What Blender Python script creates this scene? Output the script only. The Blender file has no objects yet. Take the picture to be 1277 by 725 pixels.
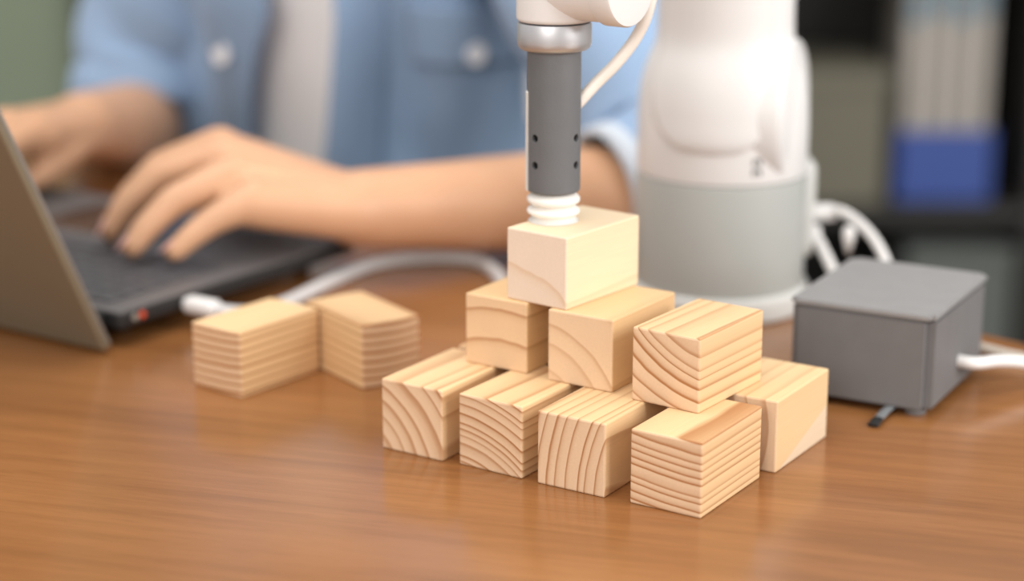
import bpy, bmesh, math, random
from mathutils import Vector, Matrix, noise
random.seed(7)
PI = math.pi
sc = bpy.context.scene
C = sc.collection

# ------------------------------------------------------------------ camera
CAM_H, PITCH, FPX = 0.33223, 0.271095, 2433.13
cam_d = bpy.data.cameras.new('camera')
cam_d.sensor_width = 36.0
cam_d.lens = 36.0 * FPX / 1277.0
cam_d.clip_start = 0.01
cam_d.dof.use_dof = True
cam_d.dof.focus_distance = 0.90
cam_d.dof.aperture_fstop = 3.0
cam = bpy.data.objects.new('camera', cam_d)
cam.location = (0, 0, CAM_H)
cam.rotation_euler = (PI / 2 - PITCH, 0, 0)
C.objects.link(cam)
sc.camera = cam

# ------------------------------------------------------------------ world, lights, exposure
w = bpy.data.worlds.new('world'); sc.world = w; w.use_nodes = True
bg = w.node_tree.nodes['Background']
bg.inputs[0].default_value = (1.0, 0.985, 0.96, 1)
bg.inputs[1].default_value = 0.58

def area(name, loc, target, size, energy, color=(1, 1, 1)):
    d = bpy.data.lights.new(name, 'AREA'); d.shape = 'RECTANGLE'
    d.size, d.size_y = size; d.energy = energy; d.color = color
    o = bpy.data.objects.new(name, d); o.location = loc
    o.rotation_euler = (Vector(target) - Vector(loc)).to_track_quat('-Z', 'Y').to_euler()
    C.objects.link(o); return o
area('window_light', (2.3, -0.5, 1.25), (0.05, 0.8, 0.05), (1.8, 1.5), 56, (1.0, 0.985, 0.96))
area('ceiling_panel_light', (-0.35, 0.95, 2.0), (-0.1, 1.0, 0), (1.6, 1.2), 21, (1.0, 0.97, 0.93))
area('front_fill_light', (-1.1, -1.9, 1.5), (-0.1, 1.4, 0.05), (1.8, 1.4), 38, (1.0, 0.94, 0.87))  # unseen soft fill added behind the camera to brighten the person's front

sc.view_settings.view_transform = 'Standard'
sc.view_settings.look = 'None'
sc.view_settings.gamma = 1.0
sc.view_settings.use_curve_mapping = False
sc.view_settings.exposure = 0.38

# ------------------------------------------------------------------ materials
def nodes_of(name):
    m = bpy.data.materials.new(name); m.use_nodes = True
    nt = m.node_tree; b = nt.nodes['Principled BSDF']
    return m, nt, b

def N(nt, t, **kw):
    n = nt.nodes.new(t)
    for k, v in kw.items(): setattr(n, k, v)
    return n

def mat(name, col, rough=0.5, metal=0.0, var=0.08, scale=40.0, bump=0.0, bscale=400.0, sss=0.0, trans=0.0, coat=0.0, sheen=0.0, sscol=None):
    """plain procedural material: base colour with a soft noise variation and fine bump"""
    m, nt, b = nodes_of(name)
    tc = N(nt, 'ShaderNodeTexCoord')
    no = N(nt, 'ShaderNodeTexNoise'); no.inputs['Scale'].default_value = scale; no.inputs['Detail'].default_value = 4
    nt.links.new(tc.outputs['Object'], no.inputs['Vector'])
    mx = N(nt, 'ShaderNodeMix', data_type='RGBA')
    mx.inputs[6].default_value = tuple(min(1, c * (1 - var)) for c in col) + (1,)
    mx.inputs[7].default_value = tuple(min(1, c * (1 + var)) for c in col) + (1,)
    nt.links.new(no.outputs['Fac'], mx.inputs[0])
    nt.links.new(mx.outputs[2], b.inputs['Base Color'])
    b.inputs['Roughness'].default_value = rough
    b.inputs['Metallic'].default_value = metal
    b.inputs['Coat Weight'].default_value = coat
    b.inputs['Sheen Weight'].default_value = sheen
    if trans: b.inputs['Transmission Weight'].default_value = trans
    if sss:
        b.inputs['Subsurface Weight'].default_value = sss
        b.inputs['Subsurface Scale'].default_value = 0.006
        b.inputs['Subsurface Radius'].default_value = sscol or (1, 0.4, 0.25)
    if bump:
        n2 = N(nt, 'ShaderNodeTexNoise'); n2.inputs['Scale'].default_value = bscale; n2.inputs['Detail'].default_value = 3
        nt.links.new(tc.outputs['Object'], n2.inputs['Vector'])
        bp = N(nt, 'ShaderNodeBump'); bp.inputs['Strength'].default_value = bump; bp.inputs['Distance'].default_value = 0.0006
        nt.links.new(n2.outputs['Fac'], bp.inputs['Height'])
        nt.links.new(bp.outputs['Normal'], b.inputs['Normal'])
    return m

def pine(name, cy, cz, spacing, light=(0.80, 0.60, 0.36), dark=(0.39, 0.165, 0.058), contrast=1.0, phase=0.0, width=0.30, drift=0.02, seed=0.0, wobble=0.34, sapwood=False, uneven_amt=1.5):
    """pine with growth rings around an axis that runs along the block's own length (local X)"""
    m, nt, b = nodes_of(name); L = nt.links.new
    tc = N(nt, 'ShaderNodeTexCoord')
    sep = N(nt, 'ShaderNodeSeparateXYZ'); L(tc.outputs['Object'], sep.inputs[0])
    def math_(op, a, v=None, c=None):
        n = N(nt, 'ShaderNodeMath', operation=op)
        for i, q in enumerate((a, v, c)):
            if q is None: continue
            if isinstance(q, (int, float)): n.inputs[i].default_value = q
            else: L(q, n.inputs[i])
        return n.outputs[0]
    mp = N(nt, 'ShaderNodeMapping'); mp.inputs['Scale'].default_value = (10, 42, 42); mp.inputs['Location'].default_value = (seed, seed * 2.3, seed * 1.7)
    L(tc.outputs['Object'], mp.inputs[0])
    n1 = N(nt, 'ShaderNodeTexNoise'); n1.inputs['Scale'].default_value = 1.0; n1.inputs['Detail'].default_value = 2.5
    L(mp.outputs[0], n1.inputs['Vector'])
    wob = math_('MULTIPLY', math_('SUBTRACT', n1.outputs['Fac'], 0.5), spacing * wobble)
    y = math_('SUBTRACT', math_('ADD', sep.outputs[1], math_('MULTIPLY', sep.outputs[0], drift)), cy)
    z = math_('SUBTRACT', sep.outputs[2], cz)
    r = math_('SQRT', math_('ADD', math_('MULTIPLY', y, y), math_('MULTIPLY', z, z)))
    # growth rings of uneven width: the radius itself is warped by a slow noise
    n0 = N(nt, 'ShaderNodeTexNoise', noise_dimensions='1D'); n0.inputs['Scale'].default_value = 1.0; n0.inputs['Detail'].default_value = 1.0
    L(math_('MULTIPLY_ADD', r, 0.42 / spacing, seed * 3.7), n0.inputs['W'])
    uneven = math_('MULTIPLY', math_('SUBTRACT', n0.outputs['Fac'], 0.5), uneven_amt * spacing)
    fr = math_('FRACT', math_('ADD', math_('DIVIDE', math_('ADD', math_('ADD', r, uneven), wob), spacing), phase))
    # end grain (faces across the length) shows the rings darker than the long sides
    sn = N(nt, 'ShaderNodeSeparateXYZ'); L(tc.outputs['Normal'], sn.inputs[0])
    endf = math_('ABSOLUTE', sn.outputs[0])
    vary = math_('ADD', 0.55, math_('MULTIPLY', n0.outputs['Fac'], 0.8))
    cr = N(nt, 'ShaderNodeValToRGB'); el = cr.color_ramp.elements
    el[0].position = 0.0; el[0].color = (0, 0, 0, 1)
    el[1].position = 1.0; el[1].color = (0.05, 0.05, 0.05, 1)
    for p, v in ((1 - width * 2.0, 0.06), (1 - width, 0.28), (1 - width * 0.45, 0.85), (1 - width * 0.22, 1.0)):
        e = el.new(max(0.02, p)); e.color = (v, v, v, 1)
    L(fr, cr.inputs[0])
    mp2 = N(nt, 'ShaderNodeMapping'); mp2.inputs['Scale'].default_value = (40, 900, 900)
    L(tc.outputs['Object'], mp2.inputs[0])
    n2 = N(nt, 'ShaderNodeTexNoise'); n2.inputs['Scale'].default_value = 1.0; n2.inputs['Detail'].default_value = 3
    L(mp2.outputs[0], n2.inputs['Vector'])
    n3 = N(nt, 'ShaderNodeTexNoise'); n3.inputs['Scale'].default_value = 45.0; n3.inputs['Detail'].default_value = 2
    L(mp.outputs[0], n3.inputs['Vector']); n3.inputs['Scale'].default_value = 0.6
    mx = N(nt, 'ShaderNodeMix', data_type='RGBA')
    tone = N(nt, 'ShaderNodeMix', data_type='RGBA'); L(endf, tone.inputs[0])
    tone.inputs[6].default_value = (light[0] * 1.01, light[1], light[2] * 0.94, 1); tone.inputs[7].default_value = (light[0] * 0.97, light[1] * 0.985, light[2] * 1.10, 1)
    base_col = tone.outputs[2]
    if sapwood:      # paler wedge low on the long side
        edge_ = math_('MULTIPLY_ADD', sep.outputs[0], 0.30, 0.0085)
        wf = math_('MULTIPLY', math_('LESS_THAN', sep.outputs[2], math_('ADD', edge_, math_('MULTIPLY', wob, 0.5))), math_('GREATER_THAN', sep.outputs[0], -0.029))
        sw = N(nt, 'ShaderNodeMix', data_type='RGBA'); L(wf, sw.inputs[0]); L(base_col, sw.inputs[6])
        sw.inputs[7].default_value = (0.74, 0.585, 0.42, 1); base_col = sw.outputs[2]
    L(base_col, mx.inputs[6]); mx.inputs[7].default_value = dark + (1,)
    L(math_('MULTIPLY', math_('MULTIPLY', cr.outputs[0], contrast), math_('MULTIPLY', vary, math_('MULTIPLY_ADD', endf, 0.35, 0.65))), mx.inputs[0])
    br = math_('ADD', 0.86, math_('ADD', math_('MULTIPLY', n2.outputs['Fac'], 0.12), math_('MULTIPLY', n3.outputs['Fac'], 0.16)))
    mul = N(nt, 'ShaderNodeVectorMath', operation='SCALE')
    L(mx.outputs[2], mul.inputs[0]); L(br, mul.inputs['Scale'])
    L(mul.outputs[0], b.inputs['Base Color'])
    b.inputs['Roughness'].default_value = 0.55
    b.inputs['Specular IOR Level'].default_value = 0.35
    bp = N(nt, 'ShaderNodeBump'); bp.inputs['Strength'].default_value = 0.15; bp.inputs['Distance'].default_value = 0.0003
    L(n2.outputs['Fac'], bp.inputs['Height']); L(bp.outputs['Normal'], b.inputs['Normal'])
    return m

def table_wood(name):
    m, nt, b = nodes_of(name); L = nt.links.new
    tc = N(nt, 'ShaderNodeTexCoord')
    rot = N(nt, 'ShaderNodeMapping'); rot.inputs['Rotation'].default_value = (0, 0, math.radians(16))
    L(tc.outputs['Object'], rot.inputs[0])
    def streak(sx, sy, det):
        mp = N(nt, 'ShaderNodeMapping'); mp.inputs['Scale'].default_value = (sx, sy, 1)
        L(rot.outputs[0], mp.inputs[0])
        n = N(nt, 'ShaderNodeTexNoise'); n.inputs['Scale'].default_value = 1.0; n.inputs['Detail'].default_value = det
        n.inputs['Roughness'].default_value = 0.6; n.inputs['Distortion'].default_value = 0.35
        L(mp.outputs[0], n.inputs['Vector']); return n
    a = streak(2.2, 17, 4); f = streak(9, 160, 5); p = streak(60, 900, 2)
    cr = N(nt, 'ShaderNodeValToRGB'); e = cr.color_ramp.elements
    e[0].position = 0.30; e[0].color = (0.185, 0.074, 0.024, 1)
    e[1].position = 0.72; e[1].color = (0.345, 0.150, 0.053, 1)
    k = e.new(0.5); k.color = (0.268, 0.112, 0.038, 1)
    ad = N(nt, 'ShaderNodeMath', operation='MULTIPLY_ADD'); ad.inputs[1].default_value = 0.40
    L(f.outputs['Fac'], ad.inputs[0])
    ml = N(nt, 'ShaderNodeMath', operation='MULTIPLY'); ml.inputs[1].default_value = 0.62
    L(a.outputs['Fac'], ml.inputs[0]); L(ml.outputs[0], ad.inputs[2]); L(ad.outputs[0], cr.inputs[0])
    mx = N(nt, 'ShaderNodeMix', data_type='RGBA', blend_type='MULTIPLY'); mx.inputs[0].default_value = 0.18
    L(cr.outputs[0], mx.inputs[6])
    pr = N(nt, 'ShaderNodeValToRGB'); pr.color_ramp.elements[0].position = 0.3; pr.color_ramp.elements[0].color = (0.45, 0.4, 0.35, 1); pr.color_ramp.elements[1].position = 0.5
    L(p.outputs['Fac'], pr.inputs[0]); L(pr.outputs[0], mx.inputs[7])
    L(mx.outputs[2], b.inputs['Base Color'])
    b.inputs['Roughness'].default_value = 0.20
    b.inputs['Specular IOR Level'].default_value = 0.5
    bp = N(nt, 'ShaderNodeBump'); bp.inputs['Strength'].default_value = 0.06; bp.inputs['Distance'].default_value = 0.0004
    L(f.outputs['Fac'], bp.inputs['Height']); L(bp.outputs['Normal'], b.inputs['Normal'])
    return m

def skin_mat():
    m = mat('skin', (0.60, 0.335, 0.195), 0.48, var=0.10, scale=25, bump=0.15, bscale=260, sss=0.12)
    return m

def denim(name, col):
    m, nt, b = nodes_of(name); L = nt.links.new
    tc = N(nt, 'ShaderNodeTexCoord')
    n = N(nt, 'ShaderNodeTexNoise'); n.inputs['Scale'].default_value = 14; n.inputs['Detail'].default_value = 5
    L(tc.outputs['Object'], n.inputs['Vector'])
    wv = N(nt, 'ShaderNodeTexWave'); wv.inputs['Scale'].default_value = 380; wv.bands_direction = 'DIAGONAL'
    L(tc.outputs['Object'], wv.inputs['Vector'])
    mx = N(nt, 'ShaderNodeMix', data_type='RGBA')
    mx.inputs[6].default_value = tuple(c * 0.82 for c in col) + (1,); mx.inputs[7].default_value = tuple(min(1, c * 1.18) for c in col) + (1,)
    L(n.outputs['Fac'], mx.inputs[0])
    m2 = N(nt, 'ShaderNodeMix', data_type='RGBA', blend_type='MULTIPLY'); m2.inputs[0].default_value = 0.12
    L(mx.outputs[2], m2.inputs[6]); L(wv.outputs['Color'], m2.inputs[7])
    L(m2.outputs[2], b.inputs['Base Color'])
    b.inputs['Roughness'].default_value = 0.85; b.inputs['Sheen Weight'].default_value = 0.15
    return m

M = {
    'table': table_wood('table_wood'),
    'dark_metal': mat('dark_metal', (0.03, 0.03, 0.032), 0.45, 0.6),
    'skin': skin_mat(),
    'hair': mat('hair', (0.02, 0.015, 0.012), 0.5, var=0.3, scale=120),
    'denim': denim('light_denim', (0.275, 0.395, 0.58)),
    'denim_pale': denim('pale_denim', (0.60, 0.66, 0.74)),
    'tee': mat('white_jersey', (0.94, 0.92, 0.92), 0.9, var=0.03, bump=0.1),
    'trousers': mat('navy_trousers', (0.03, 0.04, 0.07), 0.9),
    'button': mat('pearl_button', (0.85, 0.86, 0.9), 0.3),
    'robot_white': mat('robot_white', (0.74, 0.72, 0.71), 0.42, var=0.01, scale=10),
    'robot_grey': mat('robot_grey', (0.40, 0.41, 0.39), 0.42, var=0.02, scale=10),
    'robot_flange': mat('robot_flange_grey', (0.62, 0.62, 0.60), 0.4, var=0.02),
    'alu': mat('brushed_aluminium', (0.55, 0.55, 0.57), 0.42, 0.8, var=0.03, scale=60),
    'printed': mat('printed_grey_plastic', (0.125, 0.128, 0.135), 0.55, var=0.12, scale=60, bump=0.2, bscale=900),
    'printed_light': mat('pale_shell_plastic', (0.75, 0.73, 0.7), 0.5),
    'silicone': mat('milky_silicone', (0.80, 0.765, 0.72), 0.3, var=0.02, sss=0.6, sscol=(1, 0.9, 0.8)),
    'hose': mat('translucent_hose', (0.80, 0.74, 0.68), 0.35, var=0.02, sss=0.4, sscol=(1, 0.9, 0.8)),
    'black': mat('black_plastic', (0.012, 0.012, 0.013), 0.45),
    'mark': mat('printed_mark_grey', (0.02, 0.022, 0.02), 0.5),
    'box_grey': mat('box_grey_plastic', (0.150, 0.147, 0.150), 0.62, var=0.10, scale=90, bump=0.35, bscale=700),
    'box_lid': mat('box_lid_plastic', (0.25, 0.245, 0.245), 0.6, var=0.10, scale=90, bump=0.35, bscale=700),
    'cable_white': mat('white_cable', (0.78, 0.76, 0.75), 0.4, var=0.02),
    'cable_grey': mat('grey_white_cable', (0.58, 0.57, 0.57), 0.45, var=0.03),
    'cable_beige': mat('beige_cable', (0.55, 0.49, 0.42), 0.45, var=0.03),
    'strap': mat('grey_strap', (0.16, 0.17, 0.18), 0.6),
    'lap_lid': mat('taupe_metal', (0.235, 0.195, 0.135), 0.42, 0.4, var=0.03, scale=20),
    'lap_edge': mat('pale_metal_edge', (0.36, 0.35, 0.33), 0.35, 0.6),
    'lap_deck': mat('deck_grey', (0.135, 0.125, 0.125), 0.45, 0.2, var=0.05),
    'lap_under': mat('underside_black', (0.014, 0.013, 0.013), 0.6),
    'key': mat('key_grey', (0.070, 0.068, 0.074), 0.5, var=0.05),
    'screen': mat('screen_glass', (0.012, 0.013, 0.016), 0.12),
    'red': mat('port_red', (0.75, 0.10, 0.04), 0.4),
    'port': mat('port_metal', (0.55, 0.53, 0.48), 0.3, 0.7),
    'wall_green': mat('sage_wall', (0.225, 0.265, 0.19), 0.9, var=0.05, scale=4),
    'wall_dark': mat('charcoal_wall', (0.045, 0.043, 0.037), 0.9, var=0.15, scale=3),
    'floor': mat('grey_carpet', (0.085, 0.092, 0.085), 0.95, var=0.2, scale=60, bump=0.5, bscale=300),
    'shelf': mat('dark_shelf_wood', (0.030, 0.027, 0.024), 0.5, var=0.2, scale=20),
    'binder': mat('white_binder', (0.42, 0.38, 0.34), 0.6, var=0.04),
    'binder_tab': mat('pale_blue_label', (0.18, 0.25, 0.30), 0.6),
    'blue_bin': mat('blue_plastic', (0.045, 0.085, 0.31), 0.5, var=0.05),
    'olive': mat('olive_carton', (0.165, 0.152, 0.112), 0.8, var=0.1, scale=8),
    'carton_grey': mat('grey_carton', (0.12, 0.13, 0.12), 0.85, var=0.08, scale=8),
    'chair': mat('chair_fabric', (0.03, 0.03, 0.035), 0.9),
}

# ------------------------------------------------------------------ mesh helpers
def obj(name, bm, material, parent=None, smooth=False, loc=None, rotz=None):
    me = bpy.data.meshes.new(name)
    bm.normal_update(); bm.to_mesh(me); bm.free()
    if material: me.materials.append(M[material] if isinstance(material, str) else material)
    if smooth:
        for p in me.polygons: p.use_smooth = True
    o = bpy.data.objects.new(name, me); C.objects.link(o)
    if parent: o.parent = parent
    if loc is not None: o.location = loc
    if rotz is not None: o.rotation_euler = (0, 0, rotz)
    return o

def smooth_by_angle(o, deg=40):
    me = o.data
    for p in me.polygons: p.use_smooth = True
    bm = bmesh.new(); bm.from_mesh(me)
    for e in bm.edges:
        e.smooth = not (len(e.link_faces) == 2 and e.calc_face_angle(0) > math.radians(deg))
    bm.to_mesh(me); bm.free()
    return o

def thing(name, label, cat, loc=(0, 0, 0), rotz=0, group=None):
    o = bpy.data.objects.new(name, None); C.objects.link(o); o.empty_display_size = 0.02
    o.location = loc; o.rotation_euler = (0, 0, rotz)
    return tag(o, label, cat, group)

def tag(o, label, cat, group=None):
    o['label'] = label; o['category'] = cat
    if group: o['group'] = group
    return o

def struct(o): o['kind'] = 'structure'; return o

def box(bm, c, s, bev=0.0, rot=None, seg=2):
    """box centred at c with full sizes s, optional bevel"""
    t = bmesh.new(); bmesh.ops.create_cube(t, size=1.0)
    bmesh.ops.scale(t, vec=s, verts=t.verts)
    if bev: bmesh.ops.bevel(t, geom=list(t.edges), offset=bev, segments=seg, affect='EDGES', profile=0.5)
    m = Matrix.Translation(c)
    if rot is not None: m = m @ rot
    t.transform(m); join(bm, t)

def join(bm, t):
    me = bpy.data.meshes.new('t'); t.to_mesh(me); t.free(); bm.from_mesh(me); bpy.data.meshes.remove(me)

def B(c, s, bev=0.0, rot=None, seg=2):
    bm = bmesh.new(); box(bm, c, s, bev, rot, seg); return bm

def lathe(prof, n=48, mtx=None, a0=0.0, a1=2 * PI):
    """profile [(r,z)...] turned about Z; closes with caps where r == 0"""
    bm = bmesh.new(); full = abs(a1 - a0 - 2 * PI) < 1e-6
    cnt = n if full else n + 1
    rings = []
    for r, z in prof:
        if r < 1e-7: rings.append([bm.verts.new((0, 0, z))])
        else: rings.append([bm.verts.new((r * math.cos(a0 + (a1 - a0) * i / n), r * math.sin(a0 + (a1 - a0) * i / n), z)) for i in range(cnt)])
    for A, Q in zip(rings[:-1], rings[1:]):
        for i in range(n):
            j = (i + 1) % cnt
            vs = ([A[0]] if len(A) == 1 else [A[i], A[j]]) + ([Q[0]] if len(Q) == 1 else [Q[j], Q[i]])
            if len(vs) > 2: bm.faces.new(vs)
    bmesh.ops.recalc_face_normals(bm, faces=bm.faces)
    if mtx is not None: bm.transform(mtx)
    return bm

def axis_mtx(loc, axis):
    return Matrix.Translation(loc) @ Vector(axis).to_track_quat('Z', 'Y').to_matrix().to_4x4()

def cyl_prof(r, z0, z1, bev=0.001, seg=4):
    p = [(0, z0)]
    for i in range(seg + 1):
        a = PI / 2 * i / seg; p.append((r - bev + bev * math.sin(a), z0 + bev - bev * math.cos(a)))
    for i in range(seg + 1):
        a = PI / 2 * i / seg; p.append((r - bev + bev * math.cos(a), z1 - bev + bev * math.sin(a)))
    p.append((0, z1)); return p

def catmull(pts, n=8):
    pts = [Vector(p) for p in pts]; P = [pts[0] * 2 - pts[1]] + pts + [pts[-1] * 2 - pts[-2]]
    out = []
    for i in range(1, len(P) - 2):
        a, b, c, d = P[i - 1:i + 3]
        for k in range(n):
            t = k / n
            out.append(0.5 * ((2 * b) + (c - a) * t + (2 * a - 5 * b + 4 * c - d) * t * t + (3 * b - a - 3 * c + d) * t ** 3))
    out.append(pts[-1]); return out

def tube(pts, r, n=12, flat=1.0, steps=8, spline=True):
    """swept tube; r a number or a function of 0..1; flat squashes it along the second frame axis"""
    path = catmull(pts, steps) if spline else [Vector(p) for p in pts]
    bm = bmesh.new(); rings = []
    t0 = (path[1] - path[0]).normalized()
    u = t0.cross(Vector((0, 0, 1)))
    if u.length < 1e-3: u = t0.cross(Vector((1, 0, 0)))
    u.normalize()
    for i, p in enumerate(path):
        t = (path[min(i + 1, len(path) - 1)] - path[max(i - 1, 0)]).normalized()
        u = (u - t * u.dot(t)).normalized(); v = t.cross(u)
        rr = r(i / (len(path) - 1)) if callable(r) else r
        rings.append([bm.verts.new(p + (u * math.cos(2 * PI * k / n) + v * math.sin(2 * PI * k / n) * flat) * rr) for k in range(n)])
    for A, Q in zip(rings[:-1], rings[1:]):
        for k in range(n): bm.faces.new((A[k], A[(k + 1) % n], Q[(k + 1) % n], Q[k]))
    bm.faces.new(rings[0][::-1]); bm.faces.new(rings[-1])
    bmesh.ops.recalc_face_normals(bm, faces=bm.faces)
    return bm

def capsule(bm, p0, r0, p1, r1, n=20):
    """rounded cone between two balls"""
    p0, p1 = Vector(p0), Vector(p1); d = p1 - p0; L = d.length
    prof = [(0, -r0)]
    for i in range(1, 7): a = PI / 2 * i / 6; prof.append((r0 * math.sin(a), -r0 * math.cos(a)))
    for i in range(0, 6): a = PI / 2 * i / 6; prof.append((r1 * math.cos(a), L + r1 * math.sin(a)))
    prof.append((0, L + r1))
    join(bm, lathe(prof, n, axis_mtx(p0, d)))

def ellipsoid(bm, c, s, rot=None):
    t = bmesh.new(); bmesh.ops.create_uvsphere(t, u_segments=32, v_segments=20, radius=1)
    bmesh.ops.scale(t, vec=s, verts=t.verts)
    m = Matrix.Translation(c)
    if rot is not None: m = m @ rot
    t.transform(m); join(bm, t)

def evaluated(o):
    dg = bpy.context.evaluated_depsgraph_get(); dg.update()
    me = bpy.data.meshes.new_from_object(o.evaluated_get(dg))
    o.modifiers.clear(); old = o.data; o.data = me; bpy.data.meshes.remove(old)
    return o

# ------------------------------------------------------------------ the setting
FLOOR_Z = -0.74
struct(obj('floor', B((0.3, 1.9, FLOOR_Z - 0.02), (7.0, 7.2, 0.04)), 'floor'))
struct(obj('wall_back', B((0.3, 5.05, 0.55), (7.0, 0.1, 2.58)), 'wall_dark'))
gw = struct(obj('wall_left', B((-1.895, 3.65, 0.55), (2.2, 0.1, 2.58)), 'wall_green'))
struct(obj('trim_1', B((-0.755, 3.63, 0.55), (0.075, 0.16, 2.58), 0.005), 'shelf'))

# table: far edge runs behind the robot towards the person
tb = thing('wooden_table', 'glossy brown wood grain table the blocks stand on', 'table', (0, 0, FLOOR_Z))
bm = bmesh.new()
poly = [(-1.15, 0.22), (1.10, 0.22), (1.10, 0.28), (0.0, 1.38), (-1.15, 2.10)]
top = [bm.verts.new((x, y, -FLOOR_Z)) for x, y in poly]
f = bm.faces.new(top)
r = bmesh.ops.extrude_face_region(bm, geom=[f])
bmesh.ops.translate(bm, vec=(0, 0, -0.028), verts=[v for v in r['geom'] if isinstance(v, bmesh.types.BMVert)])
bmesh.ops.recalc_face_normals(bm, faces=bm.faces)
bmesh.ops.bevel(bm, geom=[e for e in bm.edges], offset=0.003, segments=2, affect='EDGES')
obj('tabletop', bm, 'table', tb)
for x, y in ((-1.05, 0.32), (0.85, 0.32), (-1.05, 1.85), (-0.60, 1.55)):
    obj('leg', B((x, y, (-FLOOR_Z - 0.028) / 2), (0.05, 0.05, -FLOOR_Z - 0.0285), 0.004), 'dark_metal', tb)

# ------------------------------------------------------------------ pine blocks
S = 1.2
BW, BL, BH = 0.03062 * S, 0.05098 * S, 0.03 * S
def block(fc, yaw, lvl, material, label, swap=False):
    """fc = nearest bottom corner, long side runs along yaw (or across it with swap)"""
    a = math.radians(yaw); v = Vector((math.cos(a), math.sin(a))); u = Vector((-math.sin(a), math.cos(a)))
    o2 = Vector(fc) * S + (u * BL + v * BW) * 0.5 if swap else Vector(fc) * S + (u * BW + v * BL) * 0.5
    rz = a + PI / 2 if swap else a
    bm = bmesh.new(); box(bm, (0, 0, BH / 2), (BL - 0.0004, BW - 0.0004, BH), 0.0009)
    o = obj('wooden_block', bm, material, None, False, (o2.x, o2.y, lvl * BH), rz)
    for p in o.data.polygons: p.use_smooth = False
    return tag(o, label, 'wooden block', 'pine blocks on the table')

LT = (0.755, 0.525, 0.310)
blocks = [
    ((-0.0279, 0.7381), 56.5, 0, pine('pine_a', 0.040, -0.016, 0.0080, LT, contrast=0.85, phase=0.1, width=0.36, seed=1), 'pine block at the left end of the front row, bold curved end grain', False),
    ((0.0039, 0.7186), 55.7, 0, pine('pine_b', 0.020, -0.040, 0.0040, LT, contrast=1.15, phase=0.3, width=0.34, seed=2.4, uneven_amt=0.9), 'second pine block from the left in the front row, fine arched end grain', False),
    ((0.0355, 0.6984), 57.7, 0, pine('pine_c', -0.105, -0.004, 0.0052, LT, contrast=1.0, phase=0.2, width=0.28, seed=3), 'third pine block from the left in the front row, upright end grain lines', False),
    ((0.0703, 0.6774), 57.3, 0, pine('pine_d', -0.03, 0.30, 0.0040, LT, contrast=1.25, phase=0.5, width=0.36, drift=0.0, seed=4, uneven_amt=1.1), 'front right pine block of the pile with close level grain lines', False),
    ((0.1043, 0.7248), 58.0, 0, pine('pine_e', 0.05, 0.02, 0.0085, (0.745, 0.53, 0.315), contrast=0.6, phase=0.35, width=0.3, seed=5, sapwood=True), 'plain-sided pine block on the table at the far right of the pile', False),
    ((0.006, 0.7601), 56.5, 1, pine('pine_f', -0.004, -0.05, 0.0165, (0.735, 0.495, 0.270), contrast=0.85, phase=0.0, width=0.20, seed=6), 'pine block at the left of the middle layer with one wide arched ring', False),
    ((0.0397, 0.7357), 56.3, 1, pine('pine_g', 0.026, -0.022, 0.0150, (0.745, 0.52, 0.300), contrast=0.42, phase=0.15, width=0.25, seed=7), 'pine block in the centre of the middle layer with faint grain', False),
    ((0.0717, 0.7101), 54.6, 1, pine('pine_h', -0.032, 0.078, 0.0060, LT, contrast=1.1, phase=0.4, width=0.30, seed=8, uneven_amt=1.1), 'pine block at the right of the middle layer with slanting dark grain', False),
    ((0.0217, 0.7496), 51.7, 2, pine('pine_i', 0.03, -0.06, 0.0250, (0.79, 0.63, 0.455), dark=(0.60, 0.38, 0.21), contrast=0.5, phase=0.55, width=0.14, seed=9), 'pale pine block on top of the pile under the suction cup', False),
    ((-0.0233, 0.7832), 56.5, 0, pine('pine_j', 0.02, -0.03, 0.0060, LT, contrast=0.8, seed=10), 'pine block mostly hidden behind the left end of the front row', False),
    ((-0.1192, 0.8178), 52.8, 0, pine('pine_k', 0.004, 0.20, 0.0046, (0.765, 0.535, 0.310), contrast=1.4, phase=0.55, width=0.46, drift=0.0, seed=11, uneven_amt=0.5), 'left of the two loose pine blocks beside the laptop cable', False),
    ((-0.0668, 0.8295), 35.0, 0, pine('pine_l', 0.0, 0.16, 0.0050, (0.765, 0.535, 0.310), contrast=1.4, phase=0.6, width=0.46, drift=0.0, seed=12, uneven_amt=0.5), 'right of the two loose pine blocks, its corner turned to the viewer', True),
    # the back row carries the middle layer; only slivers of it show between the blocks
    ((0.0370, 0.7640), 56.0, 0, pine('pine_m', 0.02, -0.03, 0.0055, LT, contrast=0.8, seed=13), 'pine block of the back row under the centre of the pile', False),
]
# leftmost back row block sits straight behind the first one
a_ = math.radians(56.5)
for i, (fc, yaw, lvl, mm, lab, sw) in enumerate(blocks):
    if lab.startswith('pine block mostly hidden'):
        fc = (-0.0279 + 0.0545 * math.cos(a_) , 0.7381 + 0.0545 * math.sin(a_))
    block(fc, yaw, lvl, mm, lab, sw)

# ------------------------------------------------------------------ robot arm
RX, RY = 0.128, 1.168
rob = thing('desktop_robot', 'white desktop robot arm with grey round base holding a suction tool', 'robot arm', (RX, RY, 0))
def smooth_obj(*a, **k): return smooth_by_angle(obj(*a, **k), 35)
smooth_obj('base_flange', lathe(cyl_prof(0.0555, 0.0, 0.016, 0.003), 72), 'robot_flange', rob)
smooth_obj('base_column', lathe(cyl_prof(0.0520, 0.0155, 0.0840, 0.0012), 72), 'robot_grey', rob)
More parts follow.
